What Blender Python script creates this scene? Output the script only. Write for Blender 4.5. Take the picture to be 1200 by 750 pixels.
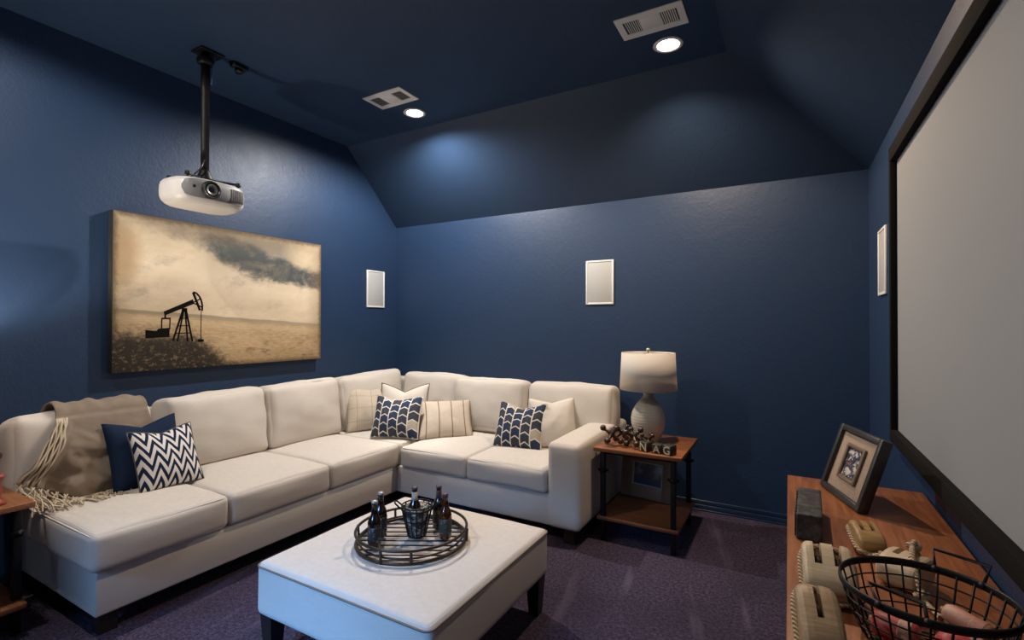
import bpy, bmesh, math, random
from mathutils import Vector, Matrix, noise as mnoise
random.seed(7)
SC = bpy.context.scene
for o in list(bpy.data.objects): bpy.data.objects.remove(o)
COL = SC.collection
R = math.radians
PI = math.pi

# ------------------------------------------------------------------ camera
F_PX, YAW, PIT, ROL, CH = 574.54, 0.5139, 0.0085, 0.0020, 1.40
_F = Vector((-math.sin(YAW)*math.cos(PIT), math.cos(YAW)*math.cos(PIT), math.sin(PIT)))
_R = Vector((math.cos(YAW), math.sin(YAW), 0)); _U = _R.cross(_F)
_R2 = _R*math.cos(ROL)+_U*math.sin(ROL); _U2 = -_R*math.sin(ROL)+_U*math.cos(ROL)
cd = bpy.data.cameras.new('camera'); cam = bpy.data.objects.new('camera', cd); COL.objects.link(cam)
cd.sensor_width = 36; cd.lens = F_PX/1200*36; cd.clip_start = .02
M4 = Matrix((( _R2.x, _U2.x, -_F.x, 0), (_R2.y, _U2.y, -_F.y, 0), (_R2.z, _U2.z, -_F.z, CH), (0, 0, 0, 1)))
cam.matrix_world = M4
SC.camera = cam

# ------------------------------------------------------------------ exposure, world, lights
SC.view_settings.view_transform = 'Standard'; SC.view_settings.look = 'None'
SC.view_settings.gamma = 1; SC.view_settings.use_curve_mapping = False
SC.view_settings.exposure = 0.0
W = bpy.data.worlds.new('world'); SC.world = W; W.use_nodes = True
W.node_tree.nodes['Background'].inputs[0].default_value = (.55, .72, 1, 1)
W.node_tree.nodes['Background'].inputs[1].default_value = 1.0
ZC = 3.080
CAN = [(-2.586, 3.00), (-.626, 3.007), (-2.586, .55), (-.626, .55)]
CAN_COL = [(1, .95, .89), (1, .75, .53), (1, .93, .86), (1, .86, .72)]
CAN_W = [345, 225, 140, 20]
CAN_S = [170, 150, 170, 150]
CAN_B = [.45, .45, .25, .45]
def light(name, kind, loc, energy, color, rot=(0, 0, 0), **k):
    l = bpy.data.lights.new(name, kind); l.energy = energy; l.color = color
    for a, b in k.items(): setattr(l, a, b)
    o = bpy.data.objects.new(name, l); COL.objects.link(o); o.location = loc; o.rotation_euler = rot
    return o
for (x, y), c, w, sp, bl in zip(CAN, CAN_COL, CAN_W, CAN_S, CAN_B):
    light('can_light', 'SPOT', (x, y, ZC-.012), w, c, spot_size=R(sp), spot_blend=bl, shadow_soft_size=.03)
# blue fill light added behind the camera, narrowed and aimed at the ottoman front
light('added_blue_fill', 'AREA', (-1.75, -1.95, 1.95), 8.5, (.20, .48, 1), (R(58), 0, R(-3)), shape='RECTANGLE', size=1.3, size_y=.45, spread=R(32))

# ------------------------------------------------------------------ node helper
class T:
    """expression of material node sockets"""
    def __init__(s, t, o): s.t, s.o = t, o
    def _m(s, op, *a):
        n = s.t.nodes.new('ShaderNodeMath'); n.operation = op
        for i, x in enumerate((s,)+a):
            if isinstance(x, T): s.t.links.new(x.o, n.inputs[i])
            else: n.inputs[i].default_value = x
        return T(s.t, n.outputs[0])
    def __add__(s, b): return s._m('ADD', b)
    def __sub__(s, b): return s._m('SUBTRACT', b)
    def __mul__(s, b): return s._m('MULTIPLY', b)
    def __truediv__(s, b): return s._m('DIVIDE', b)
    def floor(s): return s._m('FLOOR')
    def frac(s): return s._m('FRACT')
    def abs(s): return s._m('ABSOLUTE')
    def gt(s, b): return s._m('GREATER_THAN', b)
    def lt(s, b): return s._m('LESS_THAN', b)
    def mx(s, b): return s._m('MAXIMUM', b)
    def mn(s, b): return s._m('MINIMUM', b)
    def pw(s, b): return s._m('POWER', b)
    def sin(s): return s._m('SINE')
    def inv(s): return s._m('MULTIPLY_ADD', -1.0, 1.0)
    def ramp(s, a, b):     # smoothstep a..b
        n = s.t.nodes.new('ShaderNodeMapRange'); n.interpolation_type = 'SMOOTHSTEP'
        s.t.links.new(s.o, n.inputs[0]); n.inputs[1].default_value = a; n.inputs[2].default_value = b
        return T(s.t, n.outputs[0])
class Mat:
    def __init__(s, name, color=(.5, .5, .5), rough=.7, metal=0, spec=.5):
        s.m = bpy.data.materials.new(name); s.m.use_nodes = True; s.t = s.m.node_tree
        s.b = s.t.nodes['Principled BSDF']
        s.b.inputs['Base Color'].default_value = (*color, 1); s.b.inputs['Roughness'].default_value = rough
        s.b.inputs['Metallic'].default_value = metal; s.b.inputs['Specular IOR Level'].default_value = spec
        s.m.diffuse_color = (*color, 1)
    def xyz(s, kind='Object'):
        tc = s.t.nodes.new('ShaderNodeTexCoord'); sp = s.t.nodes.new('ShaderNodeSeparateXYZ')
        s.t.links.new(tc.outputs[kind], sp.inputs[0]); return [T(s.t, sp.outputs[i]) for i in range(3)]
    def vec(s, x, y, z=0.0):
        n = s.t.nodes.new('ShaderNodeCombineXYZ')
        for i, v in enumerate((x, y, z)):
            if isinstance(v, T): s.t.links.new(v.o, n.inputs[i])
            else: n.inputs[i].default_value = v
        return n.outputs[0]
    def noise(s, scale, detail=3, v=None, kind='Object', rough=.5, dist=0):
        n = s.t.nodes.new('ShaderNodeTexNoise'); n.inputs['Scale'].default_value = scale
        n.inputs['Detail'].default_value = detail; n.inputs['Roughness'].default_value = rough; n.inputs['Distortion'].default_value = dist
        if v is None:
            tc = s.t.nodes.new('ShaderNodeTexCoord'); v = tc.outputs[kind]
        s.t.links.new(v, n.inputs['Vector']); return T(s.t, n.outputs[0])
    def white(s, v):
        n = s.t.nodes.new('ShaderNodeTexWhiteNoise'); n.noise_dimensions = '3D'; s.t.links.new(v, n.inputs['Vector'])
        return T(s.t, n.outputs[0])
    def mix(s, f, a, b):
        n = s.t.nodes.new('ShaderNodeMix'); n.data_type = 'RGBA'
        s.t.links.new(f.o, n.inputs[0])
        for i, v in ((6, a), (7, b)):
            if isinstance(v, T): s.t.links.new(v.o, n.inputs[i])
            else: n.inputs[i].default_value = (*v, 1)
        return T(s.t, n.outputs[2])
    def color(s, c): s.t.links.new(c.o, s.b.inputs['Base Color']); return s
    def rough(s, c): s.t.links.new(c.o, s.b.inputs['Roughness']); return s
    def bump(s, h, strength=.3, dist=.002):
        n = s.t.nodes.new('ShaderNodeBump'); n.inputs['Strength'].default_value = strength; n.inputs['Distance'].default_value = dist
        s.t.links.new(h.o, n.inputs['Height']); s.t.links.new(n.outputs[0], s.b.inputs['Normal']); return s

# ------------------------------------------------------------------ materials
def wall_mat(name, col):
    m = Mat(name, col, .45, spec=.40)
    n = m.noise(70, 4, rough=.6); n2 = m.noise(22, 2)
    m.bump(n*.7+n2*.5, .42, .005); m.rough(m.noise(9, 3)*.12+.42)
    return m.m
NAVY = (.0138, .034, .081)
M_WALL = wall_mat('navy_wall_paint', NAVY)
M_CEIL = wall_mat('navy_ceiling_paint', (.016, .036, .078))
M_TRIM = Mat('navy_gloss_trim', (.018, .040, .085), .25).m
def carpet():
    m = Mat('plum_carpet', (.05, .04, .06), 1.0, spec=.1)
    x, y, z = m.xyz()
    fine = m.noise(150, 2, rough=.8).ramp(.3, .7); med = m.noise(60, 3).ramp(.3, .7); big = m.noise(1.6, 2)
    # vacuum and tread streaks brushed into the pile
    st = m.noise(1.0, 2, v=m.vec(x*9.0+y*2.0, y*1.2-x*.6, 0.0)).ramp(.58, .72)
    c = m.mix(fine*.55+med*.45, (.030, .022, .042), (.275, .212, .325))
    c = m.mix(st*.55, c, (.35, .28, .40))
    c = m.mix(big.ramp(.4, .65)*.35, c, (.080, .060, .088))
    m.color(c); m.bump(fine*.8+med*.6, 1.0, .02); return m.m
M_CARPET = carpet()
def linen(name, a, b, rib=1250, axis=2, bumpd=.0012):
    m = Mat(name, a, .92, spec=.15)
    x, y, z = m.xyz()
    r = ((z*rib).sin()*.5+.5) if axis == 2 else ((y*rib).sin()*.5+.5)
    n = m.noise(300, 2); big = m.noise(6, 3)
    xs = m.noise(40, 3, v=m.vec(x*1.0, y*1.0, z*14.0))
    m.color(m.mix(xs*.6+big*.2+n*.2, a, b)); m.bump(r*.5+n*.6+xs*.5, .5, bumpd); return m.m
M_LINEN = linen('ivory_linen', (.50, .455, .405), (.69, .64, .585))
M_OTT = linen('ivory_ribbed_linen', (.52, .48, .44), (.70, .66, .61), 1000)
M_WELT = Mat('taupe_welt_cord', (.20, .16, .125), .9).m
M_PIPE = Mat('ivory_piping', (.56, .50, .44), .9).m
M_DKWOOD = Mat('espresso_wood', (.018, .011, .009), .45).m
def wood(name, a, b, c, scale=1, axis='x', rough=.4):
    m = Mat(name, a, rough)
    x, y, z = m.xyz()
    l, w = (x, y) if axis == 'x' else (y, x)
    g = m.noise(3.0*scale, 5, v=m.vec(l*1.6, w*22.0, z*22.0), rough=.65, dist=.6)
    f = m.noise(20*scale, 3, v=m.vec(l*2.0, w*60.0, z*60.0)); big = m.noise(2.4*scale, 2)
    col = m.mix(g.ramp(.3, .72), a, b); col = m.mix(f.ramp(.5, .8)*.55, col, c); col = m.mix(big.ramp(.45, .75)*.45, col, c)
    m.color(col); m.rough(g*.25+rough-.1); m.bump(g*.6+f*.4, .25, .0015); return m.m
M_OAK = wood('chestnut_stained_wood', (.20, .066, .024), (.32, .118, .042), (.075, .022, .009), axis='y')
M_OAKX = wood('chestnut_stained_wood_crosswise', (.17, .060, .022), (.30, .115, .040), (.06, .018, .008), axis='x')
M_BLACKM = Mat('black_iron', (.012, .012, .013), .45, metal=.6).m
M_BRONZE = Mat('dark_bronze_wire', (.055, .040, .034), .38, metal=.7).m
M_WHITEP = Mat('white_plastic', (.72, .71, .69), .45).m
M_PROJ = Mat('projector_white', (.66, .62, .58), .4).m
M_PROJGREY = Mat('projector_silver_face', (.19, .187, .188), .5).m
M_DARK = Mat('black_plastic', (.010, .010, .011), .4).m
M_GLASSLENS = Mat('lens_glass', (.012, .012, .02), .05).m
M_VELVET = Mat('black_velvet', (.010, .009, .009), .95, spec=.1).m
M_SCREEN = Mat('matte_grey_screen', (.255, .265, .278), .85, spec=.2).m
def grille(name, a, b, sc):
    m = Mat(name, a, .55); x, y, z = m.xyz()
    h = ((x+y)*sc).sin()*((z*sc).sin())
    m.color(m.mix(h.ramp(-.3, .5), b, a)); return m.m
M_GRILLE = grille('perforated_grille', (.50, .50, .49), (.36, .36, .36), 1400)
M_CERAM = Mat('cream_crackle_ceramic', (.56, .50, .41), .16)
_x, _y, _z = M_CERAM.xyz(); M_CERAM.bump((_z*330).sin()*.5+M_CERAM.noise(30, 3)*.5, .35, .003); M_CERAM = M_CERAM.m
M_SHADE = Mat('ivory_lamp_shade', (.70, .66, .61), .9, spec=.1)
_tr = M_SHADE.t.nodes.new('ShaderNodeBsdfTranslucent'); _tr.inputs[0].default_value = (.70, .60, .48, 1)
_mx = M_SHADE.t.nodes.new('ShaderNodeMixShader'); _mx.inputs[0].default_value = .22
M_SHADE.t.links.new(M_SHADE.b.outputs[0], _mx.inputs[1]); M_SHADE.t.links.new(_tr.outputs[0], _mx.inputs[2])
M_SHADE.t.links.new(_mx.outputs[0], M_SHADE.t.nodes['Material Output'].inputs[0]); M_SHADE = M_SHADE.m
M_BRASS = Mat('pale_brass', (.55, .50, .36), .35, metal=.4).m
def emis(name, col, s):
    m = Mat(name, col, .5); m.b.inputs['Emission Color'].default_value = (*col, 1); m.b.inputs['Emission Strength'].default_value = s; return m.m

# ------------------------------------------------------------------ mesh builder
class MB:
    def __init__(s): s.bm = bmesh.new(); s.uv = None
    def raw(s, verts, faces, smooth=False, mi=0, uvs=None):
        vs = [s.bm.verts.new(v) for v in verts]; out = []
        for f in faces:
            try: fc = s.bm.faces.new([vs[i] for i in f])
            except ValueError: continue
            fc.smooth = smooth; fc.material_index = mi; out.append(fc)
            if uvs:
                if s.uv is None: s.uv = s.bm.loops.layers.uv.new('UVMap')
                for lp, i in zip(fc.loops, f): lp[s.uv].uv = uvs[i]
        return vs
    def box(s, x0, x1, y0, y1, z0, z1, bev=0, seg=2, mat=None, mi=0):
        b = bmesh.new(); bmesh.ops.create_cube(b, size=1)
        for v in b.verts: v.co = Vector(((x0+x1)/2+v.co.x*(x1-x0), (y0+y1)/2+v.co.y*(y1-y0), (z0+z1)/2+v.co.z*(z1-z0)))
        if bev: bmesh.ops.bevel(b, geom=list(b.edges), offset=bev, segments=seg, affect='EDGES', profile=.5)
        s.merge(b, mat, bev > 0, mi); return s
    def merge(s, b, mat=None, smooth=False, mi=0):
        b.verts.index_update()
        vs = [tuple((mat @ v.co) if mat else v.co) for v in b.verts]
        s.raw(vs, [[v.index for v in f.verts] for f in b.faces], smooth, mi); b.free()
    def lathe(s, prof, n=32, c=(0, 0, 0), mat=None, smooth=True, mi=0):
        """prof: (radius, z) from bottom to top"""
        vs, fs = [], []
        for r, z in prof:
            for k in range(n):
                a = 2*PI*k/n; p = Vector((c[0]+r*math.cos(a), c[1]+r*math.sin(a), c[2]+z)); vs.append(tuple(mat @ p) if mat else tuple(p))
        for i in range(len(prof)-1):
            for k in range(n):
                a, b = i*n+k, i*n+(k+1) % n; fs.append((a, b, b+n, a+n))
        if prof[0][0] > 1e-6: fs.append(tuple(range(n-1, -1, -1)))
        if prof[-1][0] > 1e-6: fs.append(tuple((len(prof)-1)*n+k for k in range(n)))
        s.raw(vs, fs, smooth, mi); return s
    def tube(s, pts, r, n=8, closed=False, smooth=True, mi=0, flat=None):
        pts = [Vector(p) for p in pts]; m = len(pts); vs, fs = [], []
        up = None
        for i, p in enumerate(pts):
            a = pts[(i-1) % m] if (closed or i > 0) else p; b = pts[(i+1) % m] if (closed or i < m-1) else p
            t = (b-a).normalized()
            if up is None: up = Vector((0, 0, 1)) if abs(t.z) < .9 else Vector((1, 0, 0))
            sx = t.cross(up)
            if sx.length < 1e-6: up = Vector((1, 0, 0)); sx = t.cross(up)
            sx.normalize(); up = sx.cross(t).normalized()
            rr = r[i] if isinstance(r, (list, tuple)) else r
            fx, fz = flat or (1, 1)
            for k in range(n):
                g = 2*PI*k/n; vs.append(tuple(p+sx*(rr*fx*math.cos(g))+up*(rr*fz*math.sin(g))))
        for i in range(m if closed else m-1):
            for k in range(n):
                a, b = i*n+k, i*n+(k+1) % n; j = ((i+1) % m)*n
                fs.append((a, b, j+(k+1) % n, j+k))
        if not closed: fs += [tuple(range(n-1, -1, -1)), tuple((m-1)*n+k for k in range(n))]
        s.raw(vs, fs, smooth, mi); return s
    def sphere(s, c, r, n=12, mi=0, sc=(1, 1, 1), mat=None):
        b = bmesh.new(); bmesh.ops.create_uvsphere(b, u_segments=n, v_segments=max(6, n//2+2), radius=1)
        for v in b.verts: v.co = Vector((c[0]+v.co.x*r*sc[0], c[1]+v.co.y*r*sc[1], c[2]+v.co.z*r*sc[2]))
        s.merge(b, mat, True, mi); return s
    def prism(s, poly, z0, z1, mat=None, smooth=False, mi=0):
        n = len(poly); vs = [Vector((x, y, z0)) for x, y in poly]+[Vector((x, y, z1)) for x, y in poly]
        if mat: vs = [mat @ v for v in vs]
        s.raw([tuple(v) for v in vs], [tuple(range(n-1, -1, -1)), tuple(range(n, 2*n))]+[(i, (i+1) % n, n+(i+1) % n, n+i) for i in range(n)], smooth, mi); return s
    def cushion(s, a, b, c, r, crown=0, front=0, wr=0, seed=0, n=12, mat=None, under=.2):
        """soft rounded box, half sizes a b c; crown puffs +z, front puffs -y"""
        def axis(h):
            rr = min(r, h*.98); k = 4
            e = [h-rr*(1-math.sin(PI/2*i/k)) for i in range(k+1)]       # h-rr .. h
            inn = [-(h-rr)+2*(h-rr)*i/n for i in range(1, n)]
            return [-v for v in reversed(e)]+inn+e
        A, B, C_ = axis(a), axis(b), axis(c)
        bb = bmesh.new(); cache = {}
        def V(p):
            k = tuple(round(q, 5) for q in p)
            if k in cache: return cache[k]
            h = (a, b, c); q = Vector(p); inn = Vector([max(-(h[i]-min(r, h[i]*.98)), min(h[i]-min(r, h[i]*.98), p[i])) for i in range(3)])
            d = q-inn
            if d.length > 1e-7:
                q = inn+Vector([d[i] for i in range(3)]).normalized()*min(r, max(abs(d.x), abs(d.y), abs(d.z)))
            u, v, w = p[0]/a, p[1]/b, p[2]/c
            fx, fy, fz = 1-u*u, 1-v*v, 1-w*w
            q.z += crown*(fx*fy)**.8*max(w, -under*max(-w, 0) if w < 0 else w) if w >= 0 else -under*crown*fx*fy*(-w)
            q.y += -front*(fx*fz)**.8*max(-v, 0) + front*.4*(fx*fz)**.8*max(v, 0)
            q.x += .25*max(crown, front)*fy*fz*u
            if wr:
                nv = mnoise.noise_vector(Vector((p[0]*4+seed*3.1, p[1]*4+seed*1.7, p[2]*4)))*wr
                nv += mnoise.noise_vector(Vector((p[0]*11+seed, p[1]*11, p[2]*11+seed)))*wr*.4
                q += nv
            cache[k] = bb.verts.new(q); return cache[k]
        def face(P, Q, f):
            for i in range(len(P)-1):
                for j in range(len(Q)-1):
                    try: bb.faces.new([V(f(P[i], Q[j])), V(f(P[i+1], Q[j])), V(f(P[i+1], Q[j+1])), V(f(P[i], Q[j+1]))])
                    except ValueError: pass
        for sg in (-1, 1):
            face(A, B, lambda x, y: (x, y, sg*c)); face(A, C_, lambda x, z: (x, sg*b, z)); face(B, C_, lambda y, z: (sg*a, y, z))
        bmesh.ops.recalc_face_normals(bb, faces=list(bb.faces))
        s.merge(bb, mat, True); return s
    def pillow(s, w, h, t, pinch=.05, chop=0, seed=0, n=22, wr=.004):
        """knife-edge pillow standing on z=0, centred on x=0,y=0, face towards -y; UV 0..1"""
        for side in (-1, 1):
            vs, fs, uv = [], [], []
            for j in range(n+1):
                for i in range(n+1):
                    u, v = 2*i/n-1, 2*j/n-1
                    x = w/2*u*(1-pinch*(1-v*v)); z = h/2*v*(1-pinch*(1-u*u))
                    if chop and v > -.2: z -= chop*(1-abs(u))**1.4*((v+.2)/1.2)**1.3
                    y = side*t/2*max(0, (1-abs(u)**2.4)*(1-abs(v)**2.4))**.62
                    if chop: y *= 1-.35*max(0, v)*(1-abs(u))
                    k = (1-u**4)*(1-v**4)
                    y += wr*1.6*k*mnoise.noise(Vector((u*2.5+seed, v*2.5, side*2+seed)))
                    y += wr*k*mnoise.noise(Vector((u*7+seed, v*5, side*2)))
                    vs.append((x, y, z+h/2)); uv.append(((u+1)/2, (v+1)/2))
            for j in range(n):
                for i in range(n):
                    q = (j*(n+1)+i, j*(n+1)+i+1, (j+1)*(n+1)+i+1, (j+1)*(n+1)+i)
                    fs.append(q if side < 0 else q[::-1])
            s.raw(vs, fs, True, uvs=uv)
        bmesh.ops.remove_doubles(s.bm, verts=list(s.bm.verts), dist=1e-5); return s
    def build(s, name, mat, parent=None, off=None, bevel=0, doubles=False):
        if off is not None:
            for v in s.bm.verts: v.co -= Vector(off)
        if doubles: bmesh.ops.remove_doubles(s.bm, verts=list(s.bm.verts), dist=1e-5)
        me = bpy.data.meshes.new(name); s.bm.to_mesh(me); s.bm.free()
        for m in (mat if isinstance(mat, (list, tuple)) else [mat]): me.materials.append(m)
        o = bpy.data.objects.new(name, me); COL.objects.link(o)
        if parent: o.parent = parent
        return o
def tag(o, label=None, cat=None, group=None, kind=None):
    for k, v in (('label', label), ('category', cat), ('group', group), ('kind', kind)):
        if v: o[k] = v
    return o
def thing(name, label, cat, loc=(0, 0, 0), rz=0, group=None):
    o = bpy.data.objects.new(name, None); COL.objects.link(o); o.empty_display_size = .05
    o.location = loc; o.rotation_euler = (0, 0, rz); return tag(o, label, cat, group)
def dup(root, loc, rz, label, group=None):
    r = root.copy(); COL.objects.link(r); r.location = loc; r.rotation_euler = (0, 0, rz); r['label'] = label
    if group: r['group'] = group
    for ch in root.children:
        c = ch.copy(); COL.objects.link(c); c.parent = r
        for g in ch.children:
            d = g.copy(); COL.objects.link(d); d.parent = c
    return r
def circ(r, z, n=40, c=(0, 0), rx=1, ry=1): return [(c[0]+r*rx*math.cos(2*PI*k/n), c[1]+r*ry*math.sin(2*PI*k/n), z) for k in range(n)]
def rrect(a, b, r, z, k=5):
    out = []
    for sx, sy, a0 in ((1, 1, 0), (-1, 1, 90), (-1, -1, 180), (1, -1, 270)):
        for i in range(k+1):
            g = R(a0+90*i/k); out.append((sx*(a-r)+r*math.cos(g), sy*(b-r)+r*math.sin(g), z))
    return out

# ------------------------------------------------------------------ the room
XL, XR, YB, YF, ZS = -3.638, .459, 3.935, -2.0, 2.419
DB, ER = .673, .79            # depth of the sloped ceiling strip at the back and at the right
def struct(name, mb, m): return tag(mb.build(name, m), kind='structure')
t_ = .12
struct('floor', MB().box(XL-t_, XR+t_, YF-t_, YB+t_, -.1, 0), M_CARPET)
# left gable wall follows the sloped ceiling at its far end
left = [(YF-t_, -.1), (YB+t_, -.1), (YB+t_, ZS), (YB, ZS), (YB-DB, ZC), (YF-t_, ZC)]
mw = MB(); n_ = len(left)
mw.raw([(XL, y, z) for y, z in left]+[(XL-t_, y, z) for y, z in left], [tuple(range(n_)), tuple(range(2*n_-1, n_-1, -1))]+[(i, n_+i, n_+(i+1) % n_, (i+1) % n_) for i in range(n_)])
struct('wall_left', mw, M_WALL)
struct('wall_back', MB().box(XL, XR+t_, YB, YB+t_, -.1, ZS), M_WALL)
struct('wall_right', MB().box(XR, XR+t_, YF-t_, YB, -.1, ZS), M_WALL)
WX0, WX1, WZ0, WZ1 = -2.75, -1.05, .90, 2.20
mf = MB()
mf.box(XL, WX0, YF-t_, YF, -.1, ZC); mf.box(WX1, XR, YF-t_, YF, -.1, ZC); mf.box(WX0, WX1, YF-t_, YF, -.1, WZ0); mf.box(WX0, WX1, YF-t_, YF, WZ1, ZC)
struct('wall_front', mf, M_WALL)
mc = MB()
fl = [(XL-t_, YF-t_, ZC), (XR-ER, YF-t_, ZC), (XR-ER, YB-DB, ZC), (XL-t_, YB-DB, ZC), (XR, YB, ZS), (XL-t_, YB, ZS), (XR, YF-t_, ZS)]
up = [(x, y, z+.12) for x, y, z in fl]
mc.raw(fl+up, [(3, 2, 1, 0), (5, 4, 2, 3), (1, 2, 4, 6), (7, 8, 9, 10), (10, 9, 11, 12), (13, 11, 9, 8), (0, 1, 8, 7), (1, 6, 13, 8), (6, 4, 11, 13), (4, 5, 12, 11), (5, 3, 10, 12), (3, 0, 7, 10)])
struct('ceiling', mc, M_CEIL)
def skirting(name, x0, x1, y0, y1, side):
    m = MB()
    if side == 'back':
        m.box(x0, x1, YB-.014, YB, 0, .045, .002); m.box(x0, x1, YB-.010, YB, .045, .078, .003); m.box(x0, x1, YB-.018, YB, .0, .012, .003)
    else:
        s = 1 if side == 'left' else -1; w = XL if side == 'left' else XR
        for d, a, b in ((.014, 0, .045), (.010, .045, .078), (.018, 0, .012)): m.box(min(w, w+s*d), max(w, w+s*d), y0, y1, a, b, .002)
    struct(name, m, M_TRIM)
skirting('baseboard_back', XL, XR, 0, 0, 'back'); skirting('baseboard_left', 0, 0, YF, YB, 'left'); skirting('baseboard_right', 0, 0, YF, YB, 'right')
mwf = MB()
for b in ((WX0, WX0+.05, WZ0, WZ1), (WX1-.05, WX1, WZ0, WZ1), (WX0, WX1, WZ0, WZ0+.05), (WX0, WX1, WZ1-.05, WZ1), ((WX0+WX1)/2-.02, (WX0+WX1)/2+.02, WZ0, WZ1)):
    mwf.box(b[0], b[1], YF-.10, YF-.05, b[2], b[3], .004)
struct('added_window_1', mwf, M_WHITEP)  # unseen window, added with its wall opening to go with the fill light

# ------------------------------------------------------------------ recessed lights and air vents
LIGHT_LABEL = ['round recessed ceiling light glowing white, near the left wall', 'round recessed ceiling light with a warm glow, near the projection screen',
               'round recessed ceiling light above the near end of the sofa', 'round recessed ceiling light above the console near the camera']
M_TRIMW = Mat('white_light_trim', (.72, .70, .67), .35).m
for i, ((x, y), lb) in enumerate(zip(CAN, LIGHT_LABEL)):
    t = thing('recessed_light', lb, 'ceiling light', (x, y, ZC))
    MB().lathe([(.064, -.001), (.086, -.001), (.088, -.004), (.082, -.008), (.070, -.009), (.064, -.006), (.064, -.001)], 40).build('trim_ring', M_TRIMW, t)
    MB().lathe([(.0, -.0105), (.030, -.0095), (.055, -.006), (.063, -.0022), (.063, -.0012), (0, -.0012)], 32).build('bulb_lens', emis('lit_lens_%d' % i, (CAN_COL[i][0], CAN_COL[i][1]*.5+.5, CAN_COL[i][2]*.3+.68), 14), t)
def vent(loc, label):
    t = thing('air_vent', label, 'vent', loc, 0, 'ceiling air vents')
    a, b = .182, .106
    f = MB()
    for bx in ((-a, -.146, -b, b), (.146, a, -b, b), (-.146, .146, -b, -.062), (-.146, .146, .062, b), (-.058, .058, -.062, .062)): f.box(bx[0], bx[1], bx[2], bx[3], -.006, 0)
    f.build('frame', M_WHITEP, t)
    MB().box(-.052, .052, -.055, .055, -.0075, -.006, .001).build('damper_plate', M_WHITEP, t)
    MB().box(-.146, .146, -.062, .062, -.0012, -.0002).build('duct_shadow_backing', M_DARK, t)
    for sx in (-1, 1):
        g = MB()
        for k in range(7):
            x = sx*(.062+.0112*k+.004)
            g.raw([(x-.003, -.061, -.001), (x+.003, -.061, -.006), (x+.003, .061, -.006), (x-.003, .061, -.001), (x-.0015, -.061, -.001), (x+.0045, -.061, -.006), (x+.0045, .061, -.006), (x-.0015, .061, -.001)],
                  [(0, 1, 2, 3), (7, 6, 5, 4), (0, 4, 5, 1), (3, 2, 6, 7), (0, 3, 7, 4), (1, 5, 6, 2)])
        g.build('louver', M_WHITEP, t)
vent((-2.577, 2.72, ZC), 'white ceiling air vent beside the recessed light near the left wall')
vent((-.660, 2.73, ZC), 'white ceiling air vent beside the warm light nearer the screen')

# ------------------------------------------------------------------ wall speakers
def speaker(loc, rz, label):
    t = thing('wall_speaker', label, 'speaker', loc, rz, 'in-wall speakers')     # local: lies in xz, faces -y
    a, b = .121, .185; f = MB()
    for bx in ((-a, -a+.016, -b, b), (a-.016, a, -b, b), (-a+.016, a-.016, -b, -b+.016), (-a+.016, a-.016, b-.016, b)): f.box(bx[0], bx[1], -.012, 0, bx[2], bx[3], .003)
    f.build('frame', M_WHITEP, t); MB().box(-a+.015, a-.015, -.0085, -.0005, -b+.015, b-.015, .002).build('grille', M_GRILLE, t)
speaker((-1.377, YB, 1.751), 0, 'white rectangular in-wall speaker on the back wall above the sofa')
speaker((XL, 3.633, 1.751), R(90), 'white rectangular in-wall speaker beside the oil pump picture')
speaker((XR, 3.375, 1.751), R(-90), 'white rectangular in-wall speaker next to the projection screen')

# ------------------------------------------------------------------ projection screen on the right wall
t = thing('projection_screen', 'large grey projection screen in a wide black frame on the right wall', 'projection screen', (XR, 1.72, 1.53))
sy0, sy1, sz0, sz1 = .62, 2.89, .907, 2.174
fo = (sy0-.05, sy1+.035, sz0-.057, sz1+.068)
fr = MB(); xf0, xf1 = XR-.041, XR-.002
fr.box(xf0, xf1, fo[0], fo[1], sz1, fo[3], .002); fr.box(xf0, xf1, fo[0], fo[1], fo[2], sz0, .002)
fr.box(xf0, xf1, sy1, fo[1], sz0, sz1, .002); fr.box(xf0, xf1, fo[0], sy0, sz0, sz1, .002)
fr.build('screen_frame', M_VELVET, t, t.location)
MB().box(XR-.014, XR-.004, sy0-.02, sy1+.02, sz0-.02, sz1+.02).build('screen_surface', M_SCREEN, t, t.location)

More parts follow.
